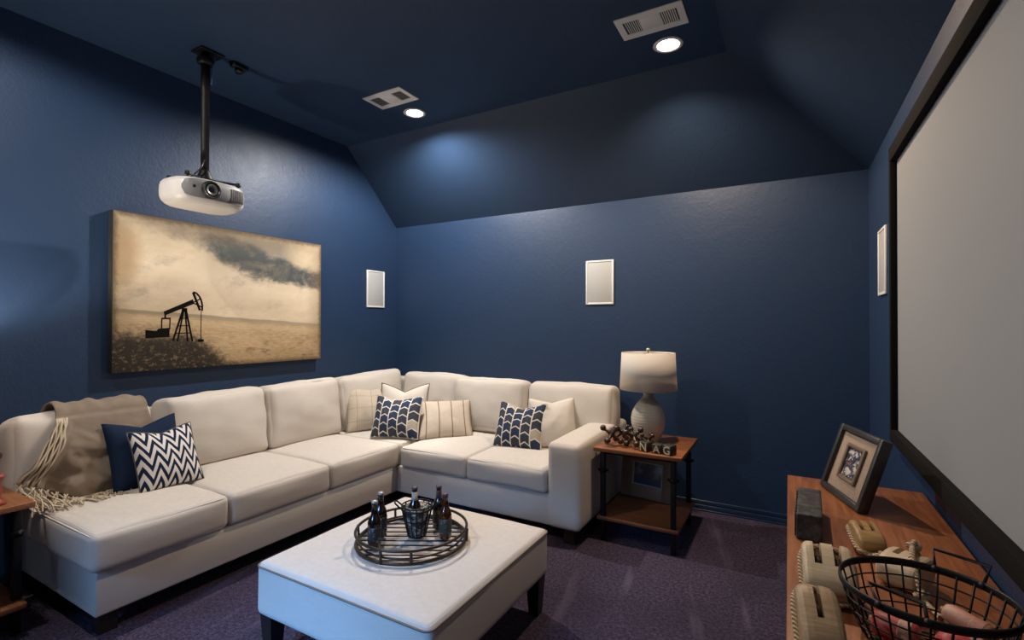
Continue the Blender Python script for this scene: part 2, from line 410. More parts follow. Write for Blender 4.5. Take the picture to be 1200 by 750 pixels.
# ------------------------------------------------------------------ canvas print with the oil pump
def art_mat():
    m = Mat('sepia_prairie_print', (.5, .4, .25), .75, spec=.2)
    u, v, w = m.xyz('UV')
    V = lambda a, b, o=0: m.vec(u*a, v*b, float(o))
    soft = m.noise(1, 4, v=V(3, 4, 1), rough=.6); fine = m.noise(1, 4, v=V(46, 34, 2), rough=.75)
    cl = m.noise(1, 8, v=V(9.5, 7.5, 5), rough=.66, dist=.5); cl2 = m.noise(1, 7, v=V(4.2, 5, 9), rough=.68, dist=.4); grit = m.noise(1, 5, v=V(16, 11, 7), rough=.75)
    sky = m.mix(soft.ramp(.3, .7), (.70, .565, .40), (.53, .42, .285))
    sky = m.mix(((v-.66+(u-.3)*.22)*7).abs().inv().mx(0)*.7, sky, (.78, .65, .48))
    def blob(cu, cv, ru, rv, k):                            # soft elongated cloud patches
        du, dv = (u-cu)*(1/ru), (v-cv+(u-cu)*k)*(1/rv); return (du*du+dv*dv).inv().mx(0)
    top = blob(.45, .98, .62, .24, .25)
    sky = m.mix((cl2*1.0+top*.5+(cl-.5)*.6).ramp(.50, .95)*.85, sky, (.19, .17, .14))
    dk = blob(.55, .80, .26, .17, .45).mx(blob(.74, .735, .24, .13, .25)).mx(blob(.92, .70, .24, .13, .1)*.8)
    sky = m.mix((cl*1.1+dk*.72-.12+(fine-.5)*.18).ramp(.52, .98)*dk.ramp(0, .5)*(cl2*1.5+.22).mn(1), sky, (.080, .088, .086))
    sky = m.mix(blob(.90, .88, .16, .14, .2)*.8, sky, (.62, .50, .34))
    sky = m.mix((blob(.02, .74, .10, .22, 0)*1.2).mn(1)*.6, sky, (.36, .20, .08))
    hz = u*-.095+.392; d = v-hz
    ridge = (d+(m.noise(1, 3, v=V(8, 1, 3))-.5)*.02)
    land = m.mix(m.noise(1, 5, v=V(30, 80, 4), rough=.75).ramp(.3, .75), (.54, .39, .23), (.35, .235, .125))
    land = m.mix(m.noise(1, 4, v=V(10, 14, 6), rough=.7).ramp(.5, .68)*v.ramp(.30, .06)*.85, land, (.17, .095, .045))
    sky = m.mix(grit.ramp(.5, .8)*.35, sky, (.40, .315, .21))
    c = m.mix(ridge.ramp(.012, .002)*(u*-.25+.85), sky, (.23, .185, .125)); c = m.mix(ridge.ramp(-.006, -.030), c, land)
    c = m.mix(ridge.ramp(-.02, -.045)*ridge.ramp(-.10, -.05)*.4, c, (.60, .46, .29))
    # worn dark border
    e = u.mn(u.inv()*1.0).mn(v*.62).mn(v.inv()*.62); e = e-(fine-.5)*.03
    c = m.mix(e.ramp(.028, .0)*.85, c, (.03, .024, .016)); c = m.mix(e.ramp(.11, .02)*.4, c, (.19, .12, .055))
    # dark scrub at the lower left
    scr = (fine*.36+(m.noise(1, 3, v=V(7, 9, 8))-.5)*.25+.03-(v-.19)*1.4-(u-.29).mx(0)*1.7)
    c = m.mix(scr.ramp(.02, .26)*.96, c, (.014, .012, .010))
    c = m.mix(scr.ramp(.2, .4)*fine.ramp(.50, .66)*.55, c, (.27, .19, .11))
    m.color(c); m.bump(m.noise(1, 2, v=V(300, 200)), .2, .001); return m.m
AX, AY0, AY1, AZ0, AZ1 = -3.578, 1.397, 2.925, 1.093, 2.095
t = thing('canvas_print', 'wide sepia canvas picture of an oil pump in a field on the left wall', 'picture', (XL, (AY0+AY1)/2, (AZ0+AZ1)/2))
m_ = MB(); m_.box(XL+.002, AX-.0005, AY0, AY1, AZ0, AZ1, .004); m_.build('stretched_canvas_edge', Mat('black_canvas_edge', (.012, .012, .012), .8).m, t, t.location)
m_ = MB(); g = 12; vs, uv, fs = [], [], []
for j in range(g+1):
    for i in range(g+1):
        u, v = i/g, j/g; vs.append((AX, AY0+.003+(AY1-AY0-.006)*u, AZ0+.003+(AZ1-AZ0-.006)*v)); uv.append((u, v))
for j in range(g):
    for i in range(g): a = j*(g+1)+i; fs.append((a, a+1, a+g+2, a+g+1))
m_.raw(vs, fs, uvs=uv); m_.build('printed_face', art_mat(), t, t.location)
ink = Mat('dark_ink', (.008, .007, .006), .95, spec=.05).m
m_ = MB()
def flat(poly):
    n = len(poly); m_.raw([(AX+.0012, y, z) for y, z in poly]+[(AX+.0002, y, z) for y, z in poly], [tuple(range(n))]+[(i, n+i, n+(i+1) % n, (i+1) % n) for i in range(n)])
def line(a, b, w):
    a, b = Vector(a), Vector(b); d = (b-a).normalized(); p = Vector((-d.y, d.x))*w/2; flat([tuple(a-p), tuple(b-p), tuple(b+p), tuple(a+p)])
flat([(1.679, 1.478), (1.686, 1.452), (1.868, 1.536), (1.862, 1.568)])                    # walking beam
line((1.862, 1.615), (1.908, 1.492), .016); line((1.862, 1.545), (1.915, 1.575), .008); line((1.868, 1.54), (1.922, 1.515), .008)
arc = [(1.862, 1.616), (1.882, 1.612), (1.903, 1.590), (1.917, 1.560), (1.924, 1.525), (1.922, 1.488)]
for a, b in zip(arc, arc[1:]): line(a, b, .012)
for a, b, w in (((1.797, 1.49), (1.737, 1.285), .012), ((1.803, 1.49), (1.765, 1.28), .010), ((1.812, 1.49), (1.829, 1.278), .010), ((1.818, 1.49), (1.860, 1.277), .012),
                ((1.750, 1.335), (1.846, 1.335), .006), ((1.766, 1.385), (1.840, 1.385), .006), ((1.78, 1.435), (1.832, 1.435), .006), ((1.917, 1.487), (1.915, 1.275), .004)): line(a, b, w)
flat([(1.79, 1.505), (1.79, 1.48), (1.825, 1.48), (1.825, 1.505)])
flat([(1.576, 1.358), (1.576, 1.305), (1.716, 1.31), (1.716, 1.372), (1.65, 1.366), (1.64, 1.352)])
line((1.668, 1.433), (1.722, 1.434), .010); line((1.670, 1.434), (1.668, 1.36), .007); line((1.719, 1.434), (1.717, 1.36), .007); line((1.690, 1.455), (1.690, 1.434), .01)
flat([(1.895, 1.29), (1.895, 1.272), (1.935, 1.272), (1.935, 1.29)])
m_.build('oil_pump_silhouette', ink, t, t.location)

# ------------------------------------------------------------------ projector on its ceiling mount
PX, PY = -3.135, 1.695
t = thing('projector_mount', 'black ceiling pole mount holding the projector', 'projector mount', (PX, PY, ZC))
MB().box(-.06, .06, -.055, .085, -.012, 0, .003).build('ceiling_plate', M_BLACKM, t)
MB().lathe([(.036, -.085), (.045, -.080), (.050, -.060), (.046, -.045), (.028, -.035), (.022, -.012)], 24).build('swivel_collar', M_BLACKM, t)
PZ = 2.262
MB().lathe([(.023, PZ+.05-ZC), (.023, -.25), (.026, -.25), (.026, -.03)], 20).build('pole', M_BLACKM, t)
m_ = MB(); m_.lathe([(.05, PZ+.015-ZC), (.045, PZ+.035-ZC), (.03, PZ+.075-ZC), (.026, PZ+.085-ZC)], 20)
for sx, sy in ((1, 1), (1, -1), (-1, 1), (-1, -1)): m_.tube([(0, 0, PZ+.028-ZC), (sx*.10, sy*.15, PZ+.014-ZC), (sx*.10, sy*.15, PZ-.004-ZC)], .007, 8)
m_.build('bracket', M_BLACKM, t)
for sx, sy in ((1, 1), (1, -1), (-1, 1), (-1, -1)): MB().lathe([(.013, PZ+.002-ZC), (.016, PZ+.008-ZC), (.013, PZ+.024-ZC), (0, PZ+.026-ZC)], 12, (sx*.10, sy*.15, 0)).build('mounting_knob', M_BLACKM, t)
MB().tube([(.03, .04, -.01), (.034, .032, -.06), (.020, .03, -.11), (.024, .022, -.2)], .006, 8).build('blue_cable', Mat('blue_cable', (.10, .22, .42), .5).m, t)
MB().tube([(.03, -.02, -.68), (.05, -.05, -.74), (.03, -.09, -.80), (-.05, -.10, -.81)], .005, 8).build('power_cable', M_DARK, t)
m_ = MB(); m_.box(.01, .06, .14, .24, -.03, 0, .006); m_.lathe([(.022, -.055), (.026, -.045), (.022, -.03), (.0, -.028)], 14, (.035, .19, 0))
o = m_.build('ceiling_cable_box', M_DARK, None); o.location = (PX, PY, ZC); tag(o, 'small black cable box on the ceiling beside the projector mount', 'cable box')
# body: rounded plan, front face towards +x
t = thing('projector', 'white home theatre projector hanging from the black ceiling pole', 'projector', (PX-.012, PY-.004, PZ-.080), 0)
def plan(a, b, bul, n=40):
    out = []
    for k in range(n):
        g = 2*PI*k/n; c, s_ = math.cos(g), math.sin(g); e = 2/3.6
        x = a*math.copysign(abs(c)**e, c); y = b*math.copysign(abs(s_)**e, s_); out.append((x+bul*(1-(y/b)**2)*max(0, x/a), y))
    return out
m_ = MB(); pl = plan(.150, .213, .03, 96); vs, fs = [], []; n_ = len(pl)
lev = [(-.078, .66), (-.076, .74), (-.066, .85), (-.048, .945), (-.03, .985), (0, 1), (.035, .99), (.056, .96), (.068, .90), (.071, .82)]
for z, s_ in lev: vs += [(x*s_, y*(1-(1-s_)*.75), z) for x, y in pl]
for i in range(len(lev)-1): fs += [(i*n_+k, i*n_+(k+1) % n_, (i+1)*n_+(k+1) % n_, (i+1)*n_+k) for k in range(n_)]
fs += [tuple(range(n_-1, -1, -1)), tuple((len(lev)-1)*n_+k for k in range(n_))]
m_.raw(vs, fs, True); m_.build('casing', M_PROJ, t)
def lv(z):
    for (z0, a), (z1, b) in zip(lev, lev[1:]):
        if z0 <= z <= z1: return a+(b-a)*(z-z0)/(z1-z0)
    return .8
def fx(y):
    e_ = (1-min(1, abs(y)/.213)**3.6)**(1/3.6); return .150*e_+.03*(1-(y/.213)**2)*e_
m_ = MB(); vs, fs = [], []; ns, nr = 28, 8
for j in range(nr+1):
    for i in range(ns+1):
        u, v = 2*i/ns-1, 2*j/nr-1; y = .186*u; hh = .010+.046*(1-abs(u)**6)**.35
        z = v*hh+.008; vs.append((fx(y)*lv(z)+.0045, y, z))
for j in range(nr):
    for i in range(ns): a = j*(ns+1)+i; fs.append((a, a+1, a+ns+2, a+ns+1))
m_.raw(vs, fs, True); m_.build('front_panel', M_PROJGREY, t)
ly = -.050; lx = fx(ly)
rot = Matrix.Translation((lx, ly, .006)) @ Matrix.Rotation(R(90), 4, 'Y')
lens = MB().lathe([(.053, -.012), (.053, .010), (.049, .018), (.042, .014), (.036, .004), (.036, -.004), (0, -.004)], 32, mat=rot).build('lens_ring', M_DARK, t)
MB().lathe([(.034, -.003), (.034, .012), (.028, .014), (.023, .008)], 28, mat=rot).build('inner_ring', Mat('lens_chrome', (.30, .29, .28), .3, metal=.8).m, lens)
MB().lathe([(.022, .004), (.016, .009), (.008, .0115), (0, .012)], 24, mat=rot).build('lens_glass', M_GLASSLENS, lens)
m_ = MB()
for k in range(9): y = .076+.0105*k; m_.box(fx(y)-.004, fx(y)+.0075, y-.0032, y+.0032, -.030, .042, .001)
m_.build('exhaust_louver', Mat('louver_shadow', (.16, .15, .14), .6).m, t)
MB().box(fx(-.135)+.002, fx(-.135)+.007, -.142, -.128, .006, .022, .001).build('sensor_window', M_DARK, t)
m_ = MB()
for k in range(7): z = -.03+.0085*k; m_.box(-.07, .03, -.2055, -.199, z-.0013, z+.0013)
m_.build('side_vent', Mat('vent_slot_grey', (.30, .29, .27), .6).m, t)

# ------------------------------------------------------------------ sectional sofa
SB, ST = .10, .305        # skirt bottom, deck height
t = thing('sectional_sofa', 'large ivory linen L-shaped sectional sofa filling the corner', 'sofa', (-3.0, 2.9, 0)); SOFA = t; off = t.location
fxL, fyR = -2.655, 2.885   # fronts of the two runs
m_ = MB(); m_.box(XL+.03, fxL, .985, YB-.04, SB, ST, .012, 3); m_.build('sofa_base', M_LINEN, t, off)
m_ = MB(); m_.box(fxL, -1.33, fyR, YB-.04, SB, ST, .012, 3); m_.build('sofa_base', M_LINEN, t, off)
m_ = MB(); m_.box(XL+.03, -3.47, 1.0, YB-.04, ST-.02, .865, .03, 4); m_.build('back_frame', M_LINEN, t, off)
m_ = MB(); m_.box(-3.5, -1.2, 3.73, YB-.03, ST-.02, .865, .03, 4); m_.build('back_frame', M_LINEN, t, off)
m_ = MB(); m_.cushion(.112, .52, .272, .035, crown=.012, front=.006, n=8, mat=Matrix.Translation((-1.242, 3.375, .372)))
m_.build('armrest', M_LINEN, t, off)
for x, y in ((-2.73, 1.05), (-3.45, 1.05), (-2.72, 2.80), (-1.22, 2.94), (-1.22, 3.75), (-2.55, 2.95)):
    MB().prism([(x-.035, y-.035), (x+.035, y-.035), (x+.035, y+.035), (x-.035, y+.035)], 0, SB+.005).build('leg', M_DKWOOD, t, off)
def seat(x0, x1, y0, y1, seed, rz=0, z0=ST, z1=.475, fb=0):
    c = ((x0+x1)/2, (y0+y1)/2, (z0+z1)/2); a, b, h = (x1-x0)/2, (y1-y0)/2, (z1-z0)/2
    if rz: a, b = b, a
    mt = Matrix.Translation(c) @ Matrix.Rotation(rz, 4, 'Z')
    m = MB(); m.cushion(a, b, h, .030, crown=.024, front=.014, wr=.005, seed=seed, mat=mt)
    o = m.build('seat_cushion', M_LINEN, SOFA, off)
    p = MB()
    for zz in (h-.010, -h+.012): p.tube([tuple(mt @ Vector(q)) for q in rrect(a-.0075, b-.0075, .034, zz)], .0028, 6, True)
    p.build('piping', M_LINEN, o, off); return o
# run along the left wall: cushion front faces +x
for i, (y0, y1) in enumerate(((.955, 1.556), (1.560, 2.224), (2.228, 2.878))): seat(-3.42, -2.615, y0, y1, i+1, R(90), z1=.478)
seat(-3.42, -2.62, 2.884, 3.72, 4)
for i, (x0, x1) in enumerate(((-2.598, -1.988), (-1.984, -1.358))): seat(x0, x1, 2.852, 3.70, i+6, z1=.462)
def back(cx, cy, w, h, rz, seed, z0=.462, th=.20, lean=9, roll=0):
    """pillow-backed cushion; faces local -y, turned by rz"""
    mt = Matrix.Translation((cx, cy, z0)) @ Matrix.Rotation(rz, 4, 'Z') @ Matrix.Rotation(R(-lean), 4, 'X') @ Matrix.Rotation(R(roll), 4, 'Y') @ Matrix.Translation((0, 0, h/2))
    m = MB(); m.cushion(w/2, th/2, h/2, .052, crown=.010, front=.050, wr=.014, seed=seed, n=18, mat=mt)
    o = m.build('back_cushion', M_LINEN, SOFA, off)
    p = MB(); ring = rrect(w/2-.012, h/2-.012, .05, 0)
    for yy in (-th/2+.028,):
        pts = []
        for x, z, _ in ring:
            q = Vector((x, yy, z)); nv = mnoise.noise_vector(Vector((q.x*4+seed*3.1, q.y*4+seed*1.7, q.z*4)))*.014; pts.append(tuple(mt @ (q+nv*.9+Vector((0, -.0, 0)))))
        p.tube(pts, .003, 6, True)
    p.build('piping', M_LINEN, o, off); return o
for i, (y0, y1, h, rl) in enumerate(((.886, 1.505, .462, 0), (1.575, 2.240, .472, -1), (2.262, 2.922, .472, -1), (2.950, 3.700, .484, -2.5))):
    back(-3.365, (y0+y1)/2, y1-y0, h, R(90), 11+i, lean=7, roll=rl)
for i, (x0, x1, y, h) in enumerate(((-3.26, -2.545, 3.66, .470), (-2.615, -1.895, 3.605, .458), (-1.885, -1.150, 3.645, .463))):
    back((x0+x1)/2, y, x1-x0, h, 0, 21+i, lean=9)

# ------------------------------------------------------------------ throw pillows
def chevron():
    m = Mat('navy_white_chevron', (.5, .5, .5), .9, spec=.15); u, v, w = m.xyz('UV')
    tri = ((u*4.6+.25).frac()-.5).abs()*2
    f = (v*4.7+tri*1.15+m.noise(30, 2, kind='UV')*.05).frac()
    m.color(m.mix(f.ramp(.47, .53)*f.ramp(1.0, .97).mx(.0), (.72, .68, .66), (.010, .022, .055))); m.bump(m.noise(160, 2), .4, .001); return m.m
def arrows():
    m = Mat('blue_arrow_print', (.5, .5, .5), .9, spec=.15); u, v, w = m.xyz('UV')
    s_ = u*5.0; col = s_.floor(); x = (s_.frac()-.5).abs(); y = v*4.9+x*.62+((col*.5).frac()*1.0)
    cell = m.white(m.vec(col, y.floor(), 3.0)); f = y.frac()
    c = m.mix(cell.gt(.42), (.026, .042, .085), (.045, .052, .072)); c = m.mix(cell.gt(.88), c, (.44, .40, .33))
    c = m.mix(m.noise(40, 3, kind='UV').ramp(.5, .8)*.35, c, (.20, .20, .21))
    line_ = f.lt(.14).mx(x.gt(.445)); m.color(m.mix(line_, c, (.66, .62, .57))); m.bump(m.noise(160, 2), .4, .001); return m.m
def stripes(name, base, lines, cross=False, wd=.010):
    m = Mat(name, base, .92, spec=.15); u, v, w = m.xyz('UV'); acc = None
    for a, k in [(u, q) for q in lines]+([(v, q) for q in lines] if cross else []):
        l_ = (a-k).abs().lt(wd); acc = l_ if acc is None else acc.mx(l_)
    n = m.noise(50, 3); m.color(m.mix(acc, m.mix(n, tuple(q*.88 for q in base), base), (.22, .16, .11) if not cross else (.40, .32, .25))); m.bump(n, .4, .001); return m.m
def pillow(name, label, bl, rz, w, h, th, m, lean, chop=0, seed=0, pinch=.05, piping=None, tassel=False):
    """bl = lower left corner on the seat, edge runs along rz"""
    c = Vector(bl)+Vector((math.cos(rz), math.sin(rz), 0))*w/2
    t = thing(name, label, 'pillow', c, rz, 'throw pillows on the sofa'); rm = Matrix.Rotation(R(-lean), 4, 'X')
    mm = MB(); mm.pillow(w, h, th, pinch, chop, seed)
    for v in mm.bm.verts: v.co = rm @ v.co
    mm.build('cover', m, t)
    if piping:
        pts = []
        N = 14
        for k in range(N): pts.append((2*k/N-1, -1))
        for k in range(N): pts.append((1, 2*k/N-1))
        for k in range(N): pts.append((1-2*k/N, 1))
        for k in range(N): pts.append((-1, 1-2*k/N))
        P3 = []
        for u, v in pts:
            x = w/2*u*(1-pinch*(1-v*v)); z = h/2*v*(1-pinch*(1-u*u))
            if chop and v > -.2: z -= chop*(1-abs(u))**1.4*((v+.2)/1.2)**1.3
            P3.append(tuple(rm @ Vector((x, 0, z+h/2))))
        MB().tube(P3, .0036, 6, True).build('piping', piping, t)
    return t
M_NAVYF = Mat('navy_cotton', (.010, .022, .052), .9, spec=.15); M_NAVYF.bump(M_NAVYF.noise(200, 2), .4, .001); M_NAVYF = M_NAVYF.m
M_CREAM = linen('cream_cotton', (.60, .55, .49), (.72, .67, .61), 1500)
M_DKCORD = Mat('dark_cord', (.10, .085, .075), .9).m
M_ARROW = arrows()
ZL, ZR = .486, .474
pillow('throw_pillow', 'plain navy blue pillow leaning behind the chevron pillow', (-3.10, 1.225, ZL), R(93), .375, .395, .15, M_NAVYF, 20, .045, 1)
pillow('throw_pillow', 'navy and white zigzag chevron pillow', (-2.99, 1.300, ZL), R(93), .335, .350, .14, chevron(), 24, .03, 2, piping=M_DKCORD)
pillow('throw_pillow', 'beige windowpane check pillow in the corner, left of the blue arrow pillow', (-3.235, 2.905, ZL), R(52), .42, .385, .15, stripes('beige_windowpane', (.55, .475, .39), (.2, .5, .8), True, .007), 22, .02, 3)
pillow('throw_pillow', 'small cream pillow with dark trim tucked behind the blue arrow pillow in the corner', (-3.09, 3.12, ZL+.01), R(24), .43, .395, .13, M_CREAM, 14, .07, 4, piping=M_DKCORD)
pillow('throw_pillow', 'blue arrow print pillow in the sofa corner', (-2.945, 2.89, ZL), R(19), .405, .345, .16, M_ARROW, 22, .03, 5, piping=M_PIPE)
pillow('throw_pillow', 'beige pillow with thin brown stripes, right of the corner arrow pillow', (-2.585, 3.05, ZR), R(42), .45, .35, .15, stripes('beige_brown_stripe', (.55, .475, .395), (.14, .38, .62, .86)), 38, .0, 6)
pillow('throw_pillow', 'blue arrow print pillow near the sofa arm', (-1.965, 3.185, ZR), R(5), .39, .355, .15, M_ARROW, 24, .05, 7, piping=M_PIPE)
pillow('throw_pillow', 'plain cream pillow squeezed against the sofa arm', (-1.66, 3.24, ZR), R(38), .36, .38, .17, M_CREAM, 20, .03, 8)

# ------------------------------------------------------------------ fringed throw over the near back cushion
t = thing('throw_blanket', 'taupe fringed throw blanket draped over the near back cushion', 'throw blanket', (-3.25, 1.2, .5))
def bpt(s_, q):
    """s_ 0..1 left to right, q 0 (behind the cushion top) .. 1 (fringed hem)"""
    ytop = 1.045+.415*s_; zb = .635-.165*min(1, s_/.45)+.03*max(0, s_-.45); yb = .872+.64*s_
    if q < .3:                                             # roll over the cushion top
        a = R(165-150*q/.3); rip = .006*math.sin(s_*17+q*4)+.004*math.sin(s_*31)
        return Vector((-3.40+.105*math.cos(a), ytop+.012*math.sin(q*9+s_*6), .884+(.092+rip)*math.sin(a)))
    k = (q-.3)/.7; z0 = .908
    y = ytop+(yb-ytop)*k**1.15; z = z0+(zb-z0)*k
    x = -3.299+(z0-z)*.15+.040*math.sin(PI*min(1, k*1.1))**.8
    amp = min(1, k*3)
    x += amp*(.013*math.sin(s_*8+k*4)*k+.013*math.sin(s_*7+k*11+1)*math.sin(PI*k)+.010*math.sin(s_*19-k*6)*k+.016*mnoise.noise(Vector((s_*4+k*2, k*5, 1)))+.009*mnoise.noise(Vector((s_*9-k*6, k*11, 3))))
    if s_ < .16: x += amp*(.024*math.sin(s_/.16*PI)+.016)
    return Vector((x+.014+.026*k, y, z))
NS, NQ = 64, 64
m_ = MB(); vs, fs = [], []
for j in range(NQ+1):
    for i in range(NS+1): vs.append(tuple(bpt(i/NS, j/NQ)))
for j in range(NQ):
    for i in range(NS): a = j*(NS+1)+i; fs.append((a, a+1, a+NS+2, a+NS+1))
m_.raw(vs, fs, True)
mb = Mat('taupe_woven_wool', (.30, .24, .185), .95, spec=.1); x, y, z = mb.xyz()
wv = ((y*2200).sin()*(z*2200).sin()); n1 = mb.noise(18, 4); n2 = mb.noise(240, 2)
mb.color(mb.mix(n1*.6+n2*.4, (.20, .155, .118), (.37, .30, .235))); mb.bump(wv*.3+n2*.5+n1*.9, .7, .003)
o = m_.build('woven_cloth', mb.m, t, t.location); md = o.modifiers.new('thickness', 'SOLIDIFY'); md.thickness = .006; md.offset = 1
M_FR = Mat('ivory_fringe_yarn', (.52, .43, .31), .9); M_FR.color(M_FR.mix(M_FR.noise(30, 2), (.36, .28, .19), (.62, .53, .40))); M_FR = M_FR.m
m_ = MB(); rnd = random.Random(3)
for k in range(74):                                  # hem fringe, in loose bundles
    s_ = .0+.62*k/73; p = bpt(s_, 1); L_ = rnd.uniform(.07, .115)
    sw = rnd.uniform(-.03, .03); pts = []
    for i in range(6):
        f = i/5; pts.append((p.x+.016+(.030+.05*(k % 3))*f*f+rnd.uniform(-.004, .004), p.y+sw*f+.016*math.sin(f*5+k), max(p.z-L_*f, .506 if p.y > .93 else .46)))
    m_.tube(pts, .0038, 5)
for k in range(9):                                   # long strands lying down the left edge
    pts = []
    for i in range(14):
        q = .30+.70*i/13; p = bpt(.004+.012*k, q); pts.append((p.x+.012+.004*math.sin(i*1.3+k), p.y+.006*math.sin(i*.8+k*2), p.z))
    m_.tube(pts, .0046, 5)
m_.build('fringe', M_FR, t, t.location)

# ------------------------------------------------------------------ ottoman
OX0, OX1, OY0, OY1, OZ0, OZ1 = -1.945, -1.025, 1.268, 2.185, .185, .405
t = thing('ottoman', 'large square ivory upholstered ottoman on dark tapered legs', 'ottoman', ((OX0+OX1)/2, (OY0+OY1)/2, 0)); a, b = (OX1-OX0)/2, (OY1-OY0)/2
m_ = MB(); m_.cushion(a, b, (OZ1-OZ0)/2, .028, crown=.012, front=.004, wr=.002, n=14, mat=Matrix.Translation((0, 0, (OZ0+OZ1)/2))); m_.build('upholstery', M_OTT, t)
m_ = MB(); m_.tube(rrect(a+.001, b+.001, .032, OZ1-.016, 6), .0042, 6, True); m_.build('welt', M_WELT, t)
for sx in (-1, 1):
    for sy in (-1, 1):
        m_ = MB(); x, y = sx*(a-.06), sy*(b-.06); w0, w1 = .024, .036; vs = []
        for z, w_ in ((0, w0), (OZ0+.004, w1)): vs += [(x+sx*.012+q*w_, y+sy*.012+r_*w_, z) for q, r_ in ((-1, -1), (1, -1), (1, 1), (-1, 1))]
        m_.raw(vs, [(3, 2, 1, 0), (4, 5, 6, 7), (0, 1, 5, 4), (1, 2, 6, 5), (2, 3, 7, 6), (3, 0, 4, 7)]); m_.build('leg', M_DKWOOD, t)
TOPZ = OZ1+.012
# round wire tray
TC = (-1.490, 1.722)
t = thing('wire_tray', 'round dark metal wire tray with slats on the ottoman', 'tray', (*TC, TOPZ-.002)); r_ = .243
m_ = MB(); m_.tube(circ(r_, .014, 56), .0085, 8, True); m_.build('lower_ring', M_BRONZE, t)
m_ = MB(); m_.tube(circ(r_+.003, .066, 56), .0065, 8, True); m_.build('upper_ring', M_BRONZE, t)
m_ = MB(); m_.tube(circ(r_-.012, .030, 56), .0045, 8, True); m_.build('inner_ring', M_BRONZE, t)
for k in range(10):
    yy = -r_+.035+(2*r_-.07)*k/9; hw = math.sqrt(max(.0, r_*r_-yy*yy))-.006; g = R(29)
    MB().tube([(-hw*math.cos(g)-yy*math.sin(g), -hw*math.sin(g)+yy*math.cos(g), .012), (hw*math.cos(g)-yy*math.sin(g), hw*math.sin(g)+yy*math.cos(g), .012)], .0034, 6).build('slat', M_BRONZE, t)
for ang in (-79, -50, 25, 92, 150, 205):
    x, y = math.cos(R(ang)), math.sin(R(ang))
    m_ = MB(); m_.tube([(x*(r_+.006), y*(r_+.006), .010), (x*(r_+.009), y*(r_+.009), .066)], .006, 6); m_.build('upright', M_BRONZE, t)
TF = TOPZ+.0135     # top of the slats
# ------------------------------------------------------------------ bottles
M_BOT = Mat('dark_brown_bottle_glass', (.012, .007, .005), .08); M_BOT = M_BOT.m
M_AMB = Mat('amber_bottle_glass', (.10, .028, .006), .07); M_AMB.b.inputs['Transmission Weight'].default_value = .55; M_AMB = M_AMB.m
M_CAPS = Mat('silver_cap', (.42, .43, .46), .35, metal=.6).m
M_CAPP = Mat('plum_cap', (.10, .06, .10), .4).m
M_FOIL = Mat('dark_neck_foil', (.045, .025, .03), .4).m
def label_mat(name, a, b):
    m = Mat(name, a, .6); n = m.noise(60, 3); m.color(m.mix(n.ramp(.5, .62), a, b)); return m.m
LB1 = label_mat('black_grey_label', (.012, .013, .016), (.16, .16, .17)); LB2 = label_mat('cream_label', (.55, .50, .43), (.28, .24, .2)); LB3 = label_mat('green_grey_label', (.035, .04, .035), (.15, .16, .14))
def bottle(x, y, z, label, glass, cap, lab, tilt=None, neck=None, s=.96):
    t = thing('beer_bottle', label, 'bottle', (x, y, z), 0, 'beer bottles on the tray')
    k = s
    P_ = [(0, 0), (.026, 0), (.030, .004), (.030, .108), (.029, .118), (.024, .132), (.0165, .147), (.0135, .160), (.0125, .190), (.0138, .192), (.0138, .198), (.0125, .199), (.0125, .203)]
    MB().lathe([(a*k, b*k) for a, b in P_], 24).build('glass', glass, t)
    MB().lathe([(.0150*k, .1985*k), (.0152*k, .203*k), (.0135*k, .2085*k), (0, .2095*k)], 20).build('cap', cap, t)
    MB().lathe([(.0304*k, .028*k), (.0307*k, .03*k), (.0307*k, .092*k), (.0304*k, .094*k)], 24).build('paper_label', lab, t)
    if neck: MB().lathe([(.0168*k, .148*k), (.0140*k, .160*k), (.0130*k, .186*k)], 20).build('neck_label', neck, t)
    if tilt: t.rotation_euler = tilt
    return t
bottle(-1.572, 1.571, TF, 'dark beer bottle with a grey label, front left on the tray', M_BOT, M_CAPS, LB1)
bottle(-1.628, 1.665, TF, 'dark beer bottle half hidden behind the front left bottle', M_BOT, M_CAPS, LB1)
bottle(-1.455, 1.872, TF, 'dark beer bottle behind the amber one, back right on the tray', M_BOT, M_CAPP, LB3, neck=M_FOIL)
bottle(-1.361, 1.798, TF, 'amber beer bottle, rightmost on the tray', M_AMB, M_CAPP, LB3)
# wire bucket of newspaper
BC = (-1.488, 1.753)
t = thing('wire_bucket', 'small dark wire bucket lined with printed paper at the tray centre', 'bucket', (*BC, TF))
m_ = MB(); m_.tube(circ(.068, .126, 36), .005, 8, True); m_.build('rim', M_BLACKM, t)
m_ = MB(); m_.tube(circ(.0685, .140, 36), .0035, 8, True); m_.build('top_ring', M_BLACKM, t)
m_ = MB()
for k in range(14): a = 2*PI*k/14; m_.tube([(.040*math.cos(a), .040*math.sin(a), .004), (.068*math.cos(a), .068*math.sin(a), .126), (.0685*math.cos(a), .0685*math.sin(a), .140)], .003, 6)
m_.tube(circ(.041, .004, 28), .003, 6, True); m_.tube(circ(.053, .075, 28), .0022, 6, True); m_.build('wire_wall', M_BLACKM, t)
for sx in (-1, 1):
    g = R(27); h_ = [(.07*sx, -.02, .126), (.098*sx, -.016, .150), (.104*sx, 0, .155), (.098*sx, .016, .150), (.07*sx, .02, .126)]
    MB().tube([(x*math.cos(g)-y*math.sin(g), x*math.sin(g)+y*math.cos(g), z) for x, y, z in h_], .004, 8).build('handle', M_BLACKM, t)
mp = Mat('crumpled_newsprint', (.5, .48, .45), .8); x, y, z = mp.xyz()
